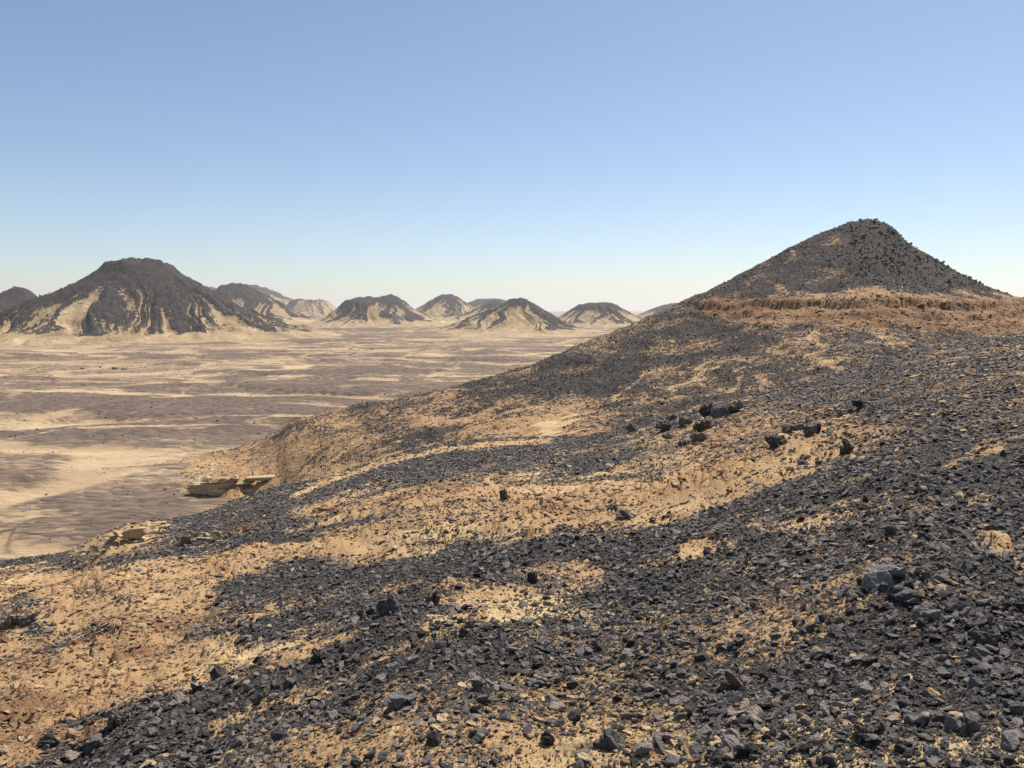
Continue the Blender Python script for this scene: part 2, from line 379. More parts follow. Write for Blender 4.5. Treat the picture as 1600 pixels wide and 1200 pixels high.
def hill_h(X, Y):
    r = Y                                   # depth
    u = X / np.maximum(Y, 1)
    px = 800 + F * u / CP * (CP + 0.0)
    vs_ = ray(px, smooth_interp(px, SIL, 4))[1]
    rs_ = smooth_interp(px, RS, 80) + 3.0 * fbm(px / 160.0, px * 0 + 3.3, 2, 7)
    rv_ = smooth_interp(px, RV, 80); zv_ = smooth_interp(px, ZV, 70)
    zr = vs_ * rs_
    t = (r - rv_) / (rs_ - rv_)
    tc = np.clip(t, 0, 1)
    p = tc ** 1.75
    low = 1 - sstep(440, 560, px)           # towards the plain the spur ends in a low bench with a broken front
    p = p * (1 - low) + low * sstep(0.50 - 0.22 * sstep(380, 430, px), 0.60 + 0.25 * sstep(380, 430, px), tc + 0.03 * fbm(px / 40.0, px * 0, 3, 9))
    z = zv_ + (zr - zv_) * p
    z = np.where(t < 0, zv_ + (rv_ - r) * 0.05, z)
    over = np.maximum(r - rs_, 0)
    z = z - np.where(over > 0, 0.55 * np.maximum(over - 1.0, 0) * sstep(0, 5, over) + 0.004 * over ** 1.2, 0)
    return z, t, px
azs = np.linspace(math.radians(-40), math.radians(56), 760)
rr = np.geomspace(86, 330, 470)
A, R = np.meshgrid(azs, rr)
Y = R.copy(); X = R * np.tan(A)
Zb, T, PXh = hill_h(X, Y)
fade = 1 - 0.85 * sstep(0.86, 1.0, T) * (T < 1.02)
gul = ridged(X / 26 + Y / 60, Y / 90 - X / 140, 4, 101)
Z = Zb + fade * (2.2 * (gul - 0.72) * sstep(0.05, 0.4, T) + 0.9 * fbm(X / 18, Y / 18, 3, 111)) + 0.35 * fbm(X / 5, Y / 5, 3, 121)
# weathered ledges of a harder bed, just below the black cap
zl = 1.2 + 1.1 * perlin(PXh / 120.0, PXh * 0, 131) + 0.8 * perlin(PXh / 33.0, PXh * 0 + 7, 132)
onhill = sstep(1040, 1120, PXh)
LEDGE = np.zeros_like(X)
for off, hh in ((0.0, 2.2), (-2.8, 1.4), (-5.0, 0.9)):
    q = Z - (zl + off) + 0.35 * fbm(X / 5.0, Y / 5.0, 3, 141 + int(-off * 3))
    LEDGE = np.maximum(LEDGE, onhill * np.exp(-((q - 0.2) / 0.55) ** 2) * hh / 2.2)
    Z = Z + onhill * hh * (sstep(-0.25, 0.25, q) - 0.5) * np.exp(-(q / 2.6) ** 2) * (0.35 + 0.65 * sstep(-0.3, 0.2, perlin(X / 9, Y / 9, 150)))
Z = Z + onhill * 0.12 * (ridged(X / 4.0, Y / 2.2 + Z / 1.5, 4, 155, 0.6) - 0.7) * np.exp(-((Z - zl + 2.0) / 5.0) ** 2)
P = np.stack([X, Y, Z], -1)
PXs, PYs = project(P)
wob = 11 * fbm(X / 12, Y / 12, 5, 171, 0.6)
wpx, wpy = PXs + 2 * wob, PYs + wob
HILL_COVER = [
    ('p', [(1060, 476), (1150, 462), (1400, 457), (1700, 464), (1700, 200), (1060, 200)], 4, 0.88, 1),
    ('p', [(900, 545), (1000, 498), (1090, 462), (1180, 475), (1160, 510), (1040, 560), (900, 600), (760, 625), (720, 610), (760, 592)], 14, 0.76, 1),
    ('p', [(1100, 476), (1180, 463), (1420, 461), (1700, 468), (1700, 520), (1400, 512), (1250, 505), (1120, 500)], 5, 0.22, 1),
    ('p', [(880, 560), (1010, 560), (1040, 600), (930, 625), (820, 610)], 16, 0.85, 1),
    ('p', [(1040, 545), (1180, 520), (1230, 560), (1120, 600), (1030, 590)], 16, 0.72, 1),
    ('p', [(1420, 515), (1520, 520), (1560, 560), (1430, 560)], 14, 0.7, 1), ('p', [(1230, 500), (1300, 505), (1330, 545), (1250, 540)], 12, 0.7, 0.9),
    ('s', [(1020, 578), (990, 602), (960, 625)], 3, 4, 0.28, 0.9), ('s', [(1118, 568), (1080, 598), (1045, 616)], 3, 4, 0.28, 0.9),
    ('s', [(1158, 588), (1145, 606)], 3, 4, 0.3, 0.9), ('s', [(1185, 585), (1205, 605)], 5, 5, 0.28, 0.9),
    ('s', [(1262, 515), (1275, 535)], 6, 7, 0.32, 0.9), ('s', [(1270, 555), (1320, 580)], 4, 6, 0.32, 0.9), ('s', [(1385, 535), (1425, 545), (1440, 560)], 6, 8, 0.34, 0.9),
    ('s', [(1240, 395), (1238, 415)], 5, 4, 0.42, 0.9), ('s', [(1175, 445), (1190, 430)], 5, 4, 0.42, 0.9), ('s', [(1218, 447), (1222, 452)], 6, 4, 0.42, 0.9),
    ('s', [(1280, 425), (1320, 420)], 8, 8, 0.58, 0.8), ('s', [(1300, 372), (1310, 385)], 8, 7, 0.56, 0.8), ('s', [(1330, 450), (1345, 470)], 8, 7, 0.4, 0.7),
    ('p', [(600, 655), (700, 640), (900, 625), (960, 650), (900, 690), (700, 680)], 14, 0.34, 0.9),
    ('p', [(540, 690), (620, 668), (740, 672), (820, 684), (700, 700), (560, 722)], 8, 0.72, 1), ('s', [(700, 650), (780, 640)], 6, 5, 0.8, 1),
    ('p', [(400, 690), (470, 655), (600, 632), (640, 640), (560, 664), (460, 690)], 9, 0.56, 1),
    ('p', [(200, 780), (270, 722), (430, 688), (560, 672), (600, 690), (500, 750), (400, 790)], 10, 0.36, 1),
    ('p', [(150, 780), (200, 735), (300, 708), (350, 720), (300, 745), (290, 800)], 8, 0.22, 1),
    ('s', [(815, 688), (850, 679), (880, 667), (904, 653)], 6, 2.5, 0.0, 1), ('s', [(500, 744), (600, 708), (700, 690), (815, 684)], 6, 3, 0.05, 1),
    ('p', [(740, 668), (820, 648), (900, 640), (890, 662), (830, 684)], 8, 0.18, 0.9)]
HILL_WARM = [
    ('s', [(1020, 578), (990, 602), (960, 625)], 8, 8, 0.36, 0.9), ('s', [(1118, 568), (1080, 598), (1045, 616)], 8, 8, 0.36, 0.9), ('s', [(1158, 588), (1205, 605)], 10, 9, 0.34, 0.9), ('s', [(1262, 515), (1275, 535)], 10, 9, 0.34, 0.9), ('s', [(1270, 555), (1320, 580)], 9, 9, 0.34, 0.9), ('s', [(1385, 535), (1440, 560)], 9, 9, 0.34, 0.9),
    ('p', [(1080, 480), (1180, 462), (1420, 466), (1700, 474), (1700, 530), (1400, 520), (1250, 505), (1120, 505)], 8, 0.98, 1),
    ('p', [(1060, 470), (1400, 455), (1700, 465), (1700, 200), (1060, 200)], 6, 0.72, 1),
    ('p', [(500, 680), (640, 640), (900, 600), (960, 640), (900, 660), (620, 720)], 14, 0.66, 1),
    ('s', [(815, 689), (850, 680), (880, 668), (902, 655)], 8, 4, 0.15, 1),
    ('p', [(950, 640), (980, 580), (1220, 570), (1330, 520), (1440, 530), (1440, 600), (1000, 660)], 14, 0.40, 0.35),
    ('p', [(150, 790), (200, 735), (330, 706), (350, 720), (300, 800)], 12, 0.3, 1)]
hcover = np.clip(0.22 * fbm(X / 14, Y / 14, 5, 175, 0.6) + paint(wpx, wpy, 0.64 * np.ones_like(X), HILL_COVER) + 0.22 * (gul - 0.72) * sstep(0.1, 0.4, T), 0, 1)
hwarm = np.clip(paint(wpx, wpy, 0.68 * np.ones_like(X), HILL_WARM), 0, 1)
me = grid_mesh('hill', np.stack([X, Y, Z], -1), False, {'cover': hcover, 'warm': hwarm})
link('hill', me, M_HILL, label='big black capped hill on the right, its long spur running down to the plain', cat='hill', group='black hills of the desert', kind='structure')
HILL = dict(X=X, Y=Y, Z=Z, cover=hcover, warm=hwarm, ledge=LEDGE)

# ------------------------------------------------------------------ the plain
ZP = -40.0
rs = np.concatenate([np.geomspace(30, 98, 10), np.geomspace(100, 1600, 420), np.geomspace(1630, 26000, 110)])
X, Y = polar(math.radians(40), 640, 60, rs)
r = np.hypot(X, Y)
nearw = 1 - sstep(1300, 3500, r)
wx = X + 30 * fbm(X / 120, Y / 120, 3, 251); wy = Y + 30 * fbm(X / 120, Y / 120, 3, 253)
ch1 = sstep(0.86, 0.99, 1 - np.abs(perlin(wx / 210, wy / 120, 255)) * 1.6)           # wide sandy washes
ch2 = sstep(0.84, 0.99, 1 - np.abs(perlin(wx / 75 + 9, wy / 42, 257)) * 1.6) * sstep(-0.5, 0.4, perlin(X / 260, Y / 200, 259))   # small rills
swell = fbm(wx / 150, wy / 85, 4, 201)
scarp = sstep(-0.04, 0.04, swell - 0.12 + 0.05 * fbm(X / 20, Y / 14, 3, 203))         # low gravel terraces with a small edge
Z = ZP + nearw * sstep(80, 200, r) * (0.9 * swell + 1.1 * scarp - 0.8 * ch1 - 0.5 * ch2 + 0.35 * fbm(X / 30, Y / 18, 4, 205)) + 14 * sstep(2600, 9000, r) * (0.4 + 0.5 * fbm(X / 1800, Y / 1200, 2, 215)) * (1 - sstep(15000, 30000, r))
px_, py_ = project(np.stack([X, Y, Z], -1))
n1 = fbm(X / 240, Y / 120, 4, 221); n2 = fbm(X / 60, Y / 26, 4, 231, 0.6)
pc = 0.60 + 0.24 * n1 + 0.20 * n2 + 0.22 * scarp
wob = 9 * fbm(X / 60, Y / 40, 5, 241, 0.6)
PLAIN_COVER = [
    ('p', [(-200, 555), (120, 552), (330, 565), (400, 582), (200, 590), (-200, 590)], 8, 0.34, 0.7),
    ('p', [(-200, 605), (250, 602), (700, 596), (760, 590), (700, 620), (480, 670), (200, 690), (-200, 680)], 14, 0.98, 0.9),
    ('p', [(-200, 705), (200, 692), (330, 690), (310, 760), (100, 735), (-200, 740)], 10, 0.56, 0.8),
    ('p', [(0, 755), (150, 765), (300, 785), (330, 800), (200, 812), (0, 780)], 10, 0.72, 0.9),
    ('p', [(-200, 800), (180, 805), (120, 860), (-200, 900)], 14, 0.48, 0.8),
    ('p', [(480, 505), (760, 515), (860, 530), (760, 560), (500, 550)], 10, 0.68, 0.7),
    ('p', [(-100, 520), (300, 535), (500, 525), (420, 548), (100, 548), (-100, 540)], 6, 0.22, 0.8),
    ('p', [(690, 520), (900, 512), (960, 520), (900, 530), (740, 532)], 5, 0.2, 0.9),
    ('s', [(60, 655), (95, 643), (125, 637)], 4, 5, 0.1, .8), ('s', [(-50, 611), (120, 611), (290, 617)], 2.0, 2.5, 0.15, .9),
    ('s', [(300, 585), (420, 560), (470, 552), (540, 543)], 1.6, 1.2, 0.1, 1), ('s', [(440, 631), (540, 634)], 1.2, 1.5, 0.15, .9), ('s', [(120, 668), (330, 664)], 1.0, 1.4, 0.2, .9),
    ('s', [(0, 702), (100, 706), (140, 716)], 3, 2.5, 0.1, 1), ('s', [(485, 576), (540, 574)], 1, 1.4, 0.1, .9), ('s', [(340, 574), (390, 573)], 1, 1.4, 0.1, .9),
    ('s', [(700, 566), (705, 575), (712, 570)], 2, 1.5, 0.15, .8), ('s', [(560, 592), (620, 594)], 3, 2, 0.15, .9)]
pcov = paint(px_ + 2.5 * wob, py_ + 0.6 * wob, pc, PLAIN_COVER)
pcov = np.where(Y > 30, 0.72 * pcov + 0.28 * pc, pc)
pcov = pcov - nearw * (0.55 * ch1 + 0.42 * ch2) - 0.25 * sstep(1800, 4000, r)
TRACKS = [[(285, 597), (330, 588), (420, 566), (470, 556), (545, 543)], [(-40, 611), (120, 612), (300, 618)], [(440, 630), (560, 636)], [(120, 668), (330, 663), (420, 664)], [(200, 646), (262, 632), (300, 603)],
          [(0, 708), (90, 704), (150, 716)], [(-20, 690), (110, 668), (250, 650)], [(500, 560), (600, 548), (700, 541)]]
pcov = paint(px_ + 0.5 * wob, py_ + 0.12 * wob, pcov, [('s', t_, 0.8, 0.9, 0.12, 0.6) for t_ in TRACKS])
PLAIN = dict(X=X, Y=Y, Z=Z, cover=np.clip(pcov, 0, 1), warm=np.clip(0.38 + 0.4 * n2, 0, 1))
me = grid_mesh('ground', np.stack([X, Y, Z], -1), True, {'cover': np.clip(pcov, 0, 1), 'warm': np.clip(0.38 + 0.4 * n2, 0, 1)})
link('ground', me, M_PLAIN, label='wide desert plain of sand and dark gravel streaks below the slope', cat='plain', kind='structure')

# ------------------------------------------------------------------ hills standing on the plain
def far_hill(sil, depth, peak, ky, zb, label, seed, nx=170, ny=110, cap=0.62, gully=0.16, nth=7.0, dark=0.0, lay=0.0, name='hill', sandy=0.0):
    """sil: skyline as pixels; the body is swept round the peak through the skyline's two flanks"""
    px = np.array([p[0] for p in sil], float); py = np.array([p[1] for p in sil], float)
    u, v = ray(px, py)
    xs = u * depth; zs = v * depth
    xp = float(ray(peak, 450)[0]) * depth
    wl, wr = xp - xs[0], xs[-1] - xp
    eL = np.linspace(0, wl * 1.9, 160); eR = np.linspace(0, wr * 1.9, 160)
    def tail(e, lim, z): return np.where(e > lim, z - (e - lim) * 0.10, z)
    pL = tail(eL, wl, np.interp(xp - eL, xs, zs)); pR = tail(eR, wr, np.interp(xp + eR, xs, zs))
    wm = max(wl, wr)
    gx = np.linspace(-wl * 1.5, wr * 1.5, nx); gy = np.linspace(-wm * 1.5 / ky, wm * 1.1 / ky, ny)
    GX, GY = np.meshgrid(gx, gy)
    th = np.arctan2(GY * ky, GX); e = np.hypot(GX, GY * ky)
    c = np.cos(th); wR = sstep(-1, 1, c)
    wloc = wl * (1 - wR) + wr * wR
    en = e / wloc
    # spurs and gullies run straight down from the cap and split towards the foot
    thw = th + 0.25 * fbm(GX / wm * 2.5, GY / wm * 2.5, 2, seed)
    sx, sy = np.cos(thw) * nth / 3.2, np.sin(thw) * nth / 3.2
    rg = 0.52 * ridged(sx + seed, sy + 0.5 * en, 3, seed + 1) + 0.33 * ridged(sx * 2.2 + seed, sy * 2.2 + 0.8 * en, 3, seed + 9, 0.6) + 0.15 * ridged(sx * 5 + seed, sy * 5 + 1.5 * en, 2, seed + 19)
    off = np.abs(GY * ky) / (e + 1e-6)      # keep the skyline itself near the photographed one
    val = np.clip((0.74 - rg) * 3.2, -0.15, 1.3)
    amp = gully * sstep(0.10, 0.45, en) * (1 - 0.75 * sstep(0.85, 1.3, en)) * (0.25 + 0.75 * off)
    e2 = e * (1 + amp * val * 0.5)
    h = (1 - wR) * np.interp(e2, eL, pL) + wR * np.interp(e2, eR, pR)
    hp = float(zs.max() - zb)
    h = h + hp * (0.026 * fbm(GX / wm * 9, GY / wm * 9 * ky, 3, seed + 3) + 0.018 * fbm(GX / wm * 30, GY / wm * 30 * ky, 2, seed + 4))
    hn = (h - zb) / hp
    h = h - hp * 0.28 * amp * np.clip(val, -0.5, 0.8) + hp * 0.035 * sstep(0.75, 0.95, hn) * fbm(GX / wm * 14, GY / wm * 14 * ky, 3, seed + 13)
    if lay:                                  # low broken ledges near the foot
        q = hn - 0.10 - 0.05 * fbm(GX / wm * 5, GY / wm * 5, 2, seed + 6)
        h = h + hp * lay * (sstep(-0.012, 0.012, q) - 0.5) * np.exp(-(q / 0.05) ** 2) * sstep(0.0, 0.35, perlin(GX / wm * 7, GY / wm * 7, seed + 8))
    hs = (h - zb) / hp                       # the foot runs out in a long concave skirt of washed sand
    h = np.where(hs < 0.2, zb + hp * (0.2 * np.exp((np.minimum(hs, 0.2) - 0.2) / 0.2) - 0.035 * sstep(0.2, -0.35, hs)), h)
    h = h - (zb - ZP + 7 + 0.04 * hp) * sstep(0.9, 1.42, en)
    P = np.stack([xp + GX, depth + GY, h], -1)
    blot = fbm(GX / wm * 6, GY / wm * 6, 3, seed + 5)
    mid = 1 - sstep(cap + 0.08, cap + 0.42, hn)
    cov = 0.56 + 0.5 * sstep(cap - 0.25, cap + 0.15, hn) - (1.0 * sstep(0.05, 0.65, val) - 0.14) * mid + 0.26 * blot
    cov = cov + dark + 0.06 - 0.8 * (1 - sstep(0.01, 0.13, hn + 0.04 * blot + 0.25 * (rg - 0.7))) - sandy * (1 - hn)
    me = grid_mesh(name, P, False, {'cover': np.clip(cov, 0, 1), 'warm': np.clip(0.42 - 0.35 * blot, 0, 1)})
    return link(name, me, M_FAR, label=label, cat='hill', group='black hills of the desert', kind='structure')
far_hill([(-70, 545), (0, 515), (40, 486), (70, 471), (100, 458), (130, 443), (156, 427), (166, 413), (184, 411), (195, 407), (205, 403), (212, 407), (219, 404), (240, 408), (262, 412), (285, 430), (310, 446),
          (335, 459), (370, 480), (400, 494), (440, 510), (470, 518), (492, 524), (530, 540)], 1190, 222, 1.0, -40, 'large dark cone with a flat craggy top and sand filled gullies, standing on the plain', 301, 380, 260, cap=0.42, gully=0.25, nth=19, lay=0.10, dark=0.14)
far_hill([(-160, 530), (-60, 480), (0, 462), (18, 451), (32, 448), (45, 453), (54, 462), (66, 473), (100, 496), (140, 520)], 1420, 32, 1.0, -38, 'small dark hill cut by the picture edge beside the large craggy cone', 331, 150, 110, cap=0.45, dark=0.15)
far_hill([(280, 500), (310, 475), (330, 457), (345, 449), (360, 444), (374, 443), (388, 446), (402, 455), (420, 463), (440, 474), (458, 486), (475, 494), (500, 502)], 2100, 372, 1.0, -34, 'rounded black hill rising just behind the right flank of the large cone', 341, 170, 120, cap=0.5, gully=0.2, dark=0.2)
far_hill([(300, 480), (370, 447), (385, 445.5), (400, 446), (415, 450), (430, 456), (445, 464), (460, 469), (475, 474), (520, 492)], 4300, 395, 1.0, -30, 'long pale flat topped ridge far behind the rounded black hill', 351, 130, 80, cap=0.6)
far_hill([(440, 486), (455, 470), (466, 467), (480, 472), (492, 471), (503, 468), (512, 471), (522, 479), (540, 490)], 4000, 490, 1.0, -28, 'small hazy twin peaked hill at the end of the pale ridge', 361, 110, 70, cap=0.75, sandy=0.2)
far_hill([(296, 490), (308, 448), (320, 447), (335, 450), (350, 454), (380, 490)], 4600, 322, 1.0, -30, 'thin strip of far mesa peeping over the right shoulder of the large cone', 366, 80, 60, cap=0.5)
far_hill([(495, 503), (515, 493), (528, 482), (541, 470), (556, 466), (574, 464), (590, 466), (600, 462), (612, 461), (622, 464), (634, 472), (645, 482), (660, 490), (680, 499), (700, 505)], 2050, 605, 1.0, -34, 'broad dark hill with a double summit in the middle distance', 371, 190, 130, cap=0.55, gully=0.2, nth=10, dark=0.1)
far_hill([(620, 500), (648, 484), (668, 472), (680, 465), (692, 460.5), (704, 460), (714, 463), (724, 470), (735, 477), (748, 484), (775, 497)], 2900, 699, 1.0, -32, 'pointed dark hill with bright sandy flanks right of the double summit', 381, 150, 110, cap=0.58, gully=0.22)
far_hill([(700, 492), (730, 473), (745, 468), (770, 466.5), (786, 468), (800, 474), (840, 492)], 3900, 765, 1.0, -30, 'low hazy mesa peering out behind the hills at the centre', 391, 110, 70, cap=0.45, dark=0.1)
far_hill([(690, 505), (716, 494), (735, 486), (750, 479), (764, 472), (774, 469), (784, 472), (800, 484), (830, 500)], 2500, 774, 1.0, -34, 'dark hill half hidden behind the left flank of the sandy pyramid', 401, 120, 90, cap=0.45, dark=0.15)
far_hill([(680, 519), (705, 508), (738, 494), (760, 485), (785, 475), (799, 467), (808, 466), (820, 468), (834, 474), (850, 484), (866, 493), (882, 503), (905, 512), (935, 520)], 1500, 810, 1.0, -40, 'pyramid shaped hill with dark crest and pale sandy ribs at the centre', 411, 240, 170, cap=0.62, gully=0.26, nth=9, dark=0.12)
far_hill([(850, 506), (873, 496), (890, 485), (903, 477), (914, 474), (932, 473.5), (950, 473), (963, 476), (975, 483), (990, 492), (1003, 498), (1030, 507)], 1950, 938, 1.0, -36, 'flat topped dark hill with sandy streaks between pyramid and big right hill', 421, 180, 120, cap=0.5, gully=0.22, dark=0.15)
far_hill([(980, 500), (1005, 489), (1020, 482), (1035, 477), (1050, 474), (1075, 474), (1110, 490), (1160, 505)], 2700, 1062, 1.0, -34, 'dark hill almost hidden behind the slope of the big right hill', 431, 110, 80, cap=0.4, dark=0.2)
far_hill([(740, 552), (800, 546), (850, 537), (900, 529), (940, 526), (985, 527), (1030, 534), (1100, 552)], 1010, 950, 0.8, -41, 'low sandy rise with a thin dark top on the plain before the hills', 441, 130, 90, cap=0.75, gully=0.25, name='mound', sandy=0.3)

# ------------------------------------------------------------------ stones
rng = np.random.default_rng(7)
def hull_rock(seed, n, flat, sub=0, rough=0.0, boxy=0.75):
    r_ = np.random.default_rng(seed)
    p = r_.normal(size=(n, 3)); p /= np.linalg.norm(p, axis=1)[:, None]
    inf = np.abs(p).max(1)[:, None]
    p = p * (1 - boxy) + (p / inf) * boxy * 0.8
    p *= r_.uniform(0.75, 1.0, (n, 1))
    p *= np.array([r_.uniform(0.85, 1.2), r_.uniform(0.6, 0.95), flat * r_.uniform(0.75, 1.25)])
    bm = bmesh.new()
    for q in p: bm.verts.new(q * 0.5)
    res = bmesh.ops.convex_hull(bm, input=bm.verts[:])
    bmesh.ops.delete(bm, geom=[e for e in res['geom_interior'] if isinstance(e, bmesh.types.BMVert)], context='VERTS')
    if sub:
        bmesh.ops.dissolve_limit(bm, angle_limit=0.25, verts=bm.verts[:], edges=bm.edges[:])
        bmesh.ops.bevel(bm, geom=bm.edges[:], offset=0.018, segments=1, affect='EDGES', clamp_overlap=True)
        bmesh.ops.triangulate(bm, faces=bm.faces[:])
        bmesh.ops.subdivide_edges(bm, edges=[e for e in bm.edges if e.calc_length() > 0.16], cuts=sub, use_grid_fill=True)
        bmesh.ops.triangulate(bm, faces=bm.faces[:])
        co = np.array([v.co[:] for v in bm.verts])
        dsp = fbm(co[:, 0] * 5 + seed, co[:, 1] * 5 + co[:, 2] * 6, 3, seed)
        nrm = [v.normal.copy() for v in bm.verts]
        for v, d, nn in zip(bm.verts, dsp, nrm): v.co += nn * float(d) * rough
    me = bpy.data.meshes.new('stone'); bm.to_mesh(me); bm.free()
    return me
def crag(seed, flat):
    """a fractured boulder: a few overlapping angular blocks welded into one craggy lump"""
    r_ = np.random.default_rng(seed); bm = bmesh.new()
    for k in range(3):
        m_ = hull_rock(seed * 7 + k, 10 + k, flat * (1 if k else 0.85), 3, 0.075, 0.9)
        s_ = 1.0 if k == 0 else r_.uniform(0.5, 0.8)
        T_ = Matrix.Translation((r_.uniform(-.28, .28) * (k > 0), r_.uniform(-.22, .22) * (k > 0), r_.uniform(-.12, .10) * (k > 0))) @ Euler(r_.uniform(-.5, .5, 3) * (k > 0)).to_matrix().to_4x4() @ Matrix.Scale(s_, 4)
        m_.transform(T_); bm.from_mesh(m_); bpy.data.meshes.remove(m_)
    me = bpy.data.meshes.new('stone'); bm.to_mesh(me); bm.free()
    return me
def variants(mat, n, seed, flat, k=13):
    c = bpy.data.collections.new('stone_shapes_%d' % seed)
    for i in range(n):
        me = hull_rock(seed + i, k + i % 5, flat * (0.7 + 0.6 * (i % 4) / 3)); me.materials.append(mat)
        c.objects.link(bpy.data.objects.new('stone_shape', me))
    return c
M_HBAS_I = stone_mat('hill_basalt_rubble', ((0.028, 0.024, 0.021), (0.072, 0.058, 0.048), (0.14, 0.088, 0.055)), 0.75, True, 2.2, 0.12, 0.3)
M_LEDGE_I = stone_mat('ledge_rubble', ((0.22, 0.12, 0.06), (0.34, 0.21, 0.11), (0.13, 0.07, 0.04)), 0.9, True, 2.2, 0.15, 0.2)
SH_HBAS = variants(M_HBAS_I, 14, 1400, 0.5); SH_LEDGE = variants(M_LEDGE_I, 12, 1500, 0.34)
SH_BAS = variants(M_BAS_I, 28, 1000, 0.38); SH_SND = variants(M_SND_I, 14, 1200, 0.38)
def scatter(name, pts, rot, scl, tone, shapes, label, cat):
    me = bpy.data.meshes.new(name); me.vertices.add(len(pts)); me.vertices.foreach_set('co', pts.reshape(-1).astype(np.float32))
    a = me.attributes.new('rot', 'FLOAT_VECTOR', 'POINT'); a.data.foreach_set('vector', rot.reshape(-1).astype(np.float32))
    a = me.attributes.new('scl', 'FLOAT_VECTOR', 'POINT'); a.data.foreach_set('vector', scl.reshape(-1).astype(np.float32))
    a = me.attributes.new('tone', 'FLOAT', 'POINT'); a.data.foreach_set('value', tone.astype(np.float32))
    a = me.attributes.new('pick', 'INT', 'POINT'); a.data.foreach_set('value', rng.integers(0, len(shapes.objects), len(pts)).astype(np.int32))
    o = link(name, me, label=label, cat=cat, kind='stuff')
    ng = bpy.data.node_groups.new(name, 'GeometryNodeTree')
    ng.interface.new_socket('Geometry', in_out='INPUT', socket_type='NodeSocketGeometry')
    ng.interface.new_socket('Geometry', in_out='OUTPUT', socket_type='NodeSocketGeometry')
    gi = ng.nodes.new('NodeGroupInput'); go = ng.nodes.new('NodeGroupOutput')
    ci = ng.nodes.new('GeometryNodeCollectionInfo'); ci.inputs['Collection'].default_value = shapes
    ci.inputs['Separate Children'].default_value = True; ci.inputs['Reset Children'].default_value = True
    ip = ng.nodes.new('GeometryNodeInstanceOnPoints'); ip.inputs['Pick Instance'].default_value = True
    def na(nm, t):
        n = ng.nodes.new('GeometryNodeInputNamedAttribute'); n.data_type = t; n.inputs['Name'].default_value = nm; return n.outputs[0]
    ng.links.new(gi.outputs[0], ip.inputs['Points']); ng.links.new(ci.outputs[0], ip.inputs['Instance'])
    ng.links.new(na('pick', 'INT'), ip.inputs['Instance Index']); ng.links.new(na('scl', 'FLOAT_VECTOR'), ip.inputs['Scale'])
    er = ng.nodes.new('FunctionNodeEulerToRotation'); ng.links.new(na('rot', 'FLOAT_VECTOR'), er.inputs[0]); ng.links.new(er.outputs[0], ip.inputs['Rotation'])
    ng.links.new(ip.outputs[0], go.inputs[0])
    md = o.modifiers.new('scatter', 'NODES'); md.node_group = ng
    return o
def sample(G, n, lim, seed):
    """random points on a terrain grid, even over the picture"""
    r_ = np.random.default_rng(seed)
    R_, C_ = G['X'].shape
    i = r_.uniform(lim[0], lim[1], n); j = r_.uniform(lim[2], lim[3], n)
    i0 = np.clip(i.astype(int), 0, R_ - 2); j0 = np.clip(j.astype(int), 0, C_ - 2); fi = i - i0; fj = j - j0
    def bl(A): return (A[i0, j0] * (1 - fi) * (1 - fj) + A[i0 + 1, j0] * fi * (1 - fj) + A[i0, j0 + 1] * (1 - fi) * fj + A[i0 + 1, j0 + 1] * fi * fj)
    p = np.stack([bl(G['X']), bl(G['Y']), bl(G['Z'])], -1)
    e1 = np.stack([G[k][i0, j0 + 1] - G[k][i0, j0] for k in 'XYZ'], -1); e2 = np.stack([G[k][i0 + 1, j0] - G[k][i0, j0] for k in 'XYZ'], -1)
    nn = np.cross(e1, e2); nn *= np.sign(nn[:, 2:3] + 1e-9); nn /= np.linalg.norm(nn, axis=1)[:, None] + 1e-12
    return p, bl(G['cover']), bl(G['warm']), nn
def lay_flat(nn, n, r_, tilt):
    """Euler angles that lay a stone on a slope with a random turn and some tilt"""
    rx = np.arctan2(-nn[:, 1], nn[:, 2]) + r_.normal(0, tilt, n)
    ry = np.arctan2(nn[:, 0], nn[:, 2]) + r_.normal(0, tilt, n)
    return rx, ry, r_.uniform(0, 2 * math.pi, n)
def tilt_rot(nn, r_, tilt):
    n = len(nn); z = r_.uniform(0, 2 * math.pi, n)
    t1 = r_.normal(0, tilt, n); t2 = r_.normal(0, tilt, n)
    # rotate about z first, so express the slope in the stone's own turn: R = Ry*Rx applied after Rz -> compose with matrices
    out = np.empty((n, 3))
    ax = np.arctan2(-nn[:, 1], nn[:, 2]); ay = np.arcsin(np.clip(nn[:, 0], -1, 1))
    def R(a, k):
        c, s = np.cos(a), np.sin(a); o = np.zeros(n); l = np.ones(n)
        if k == 0: M = [[l, o, o], [o, c, -s], [o, s, c]]
        elif k == 1: M = [[c, o, s], [o, l, o], [-s, o, c]]
        else: M = [[c, -s, o], [s, c, o], [o, o, l]]
        return np.moveaxis(np.array(M), 2, 0)
    M = R(ax, 0) @ R(ay, 1) @ R(t1, 0) @ R(t2, 1) @ R(z, 2)
    out[:, 1] = -np.arcsin(np.clip(M[:, 2, 0], -1, 1)); out[:, 0] = np.arctan2(M[:, 2, 1], M[:, 2, 2]); out[:, 2] = np.arctan2(M[:, 1, 0], M[:, 0, 0])
    return out
F10 = F * 1024 / 1600.0

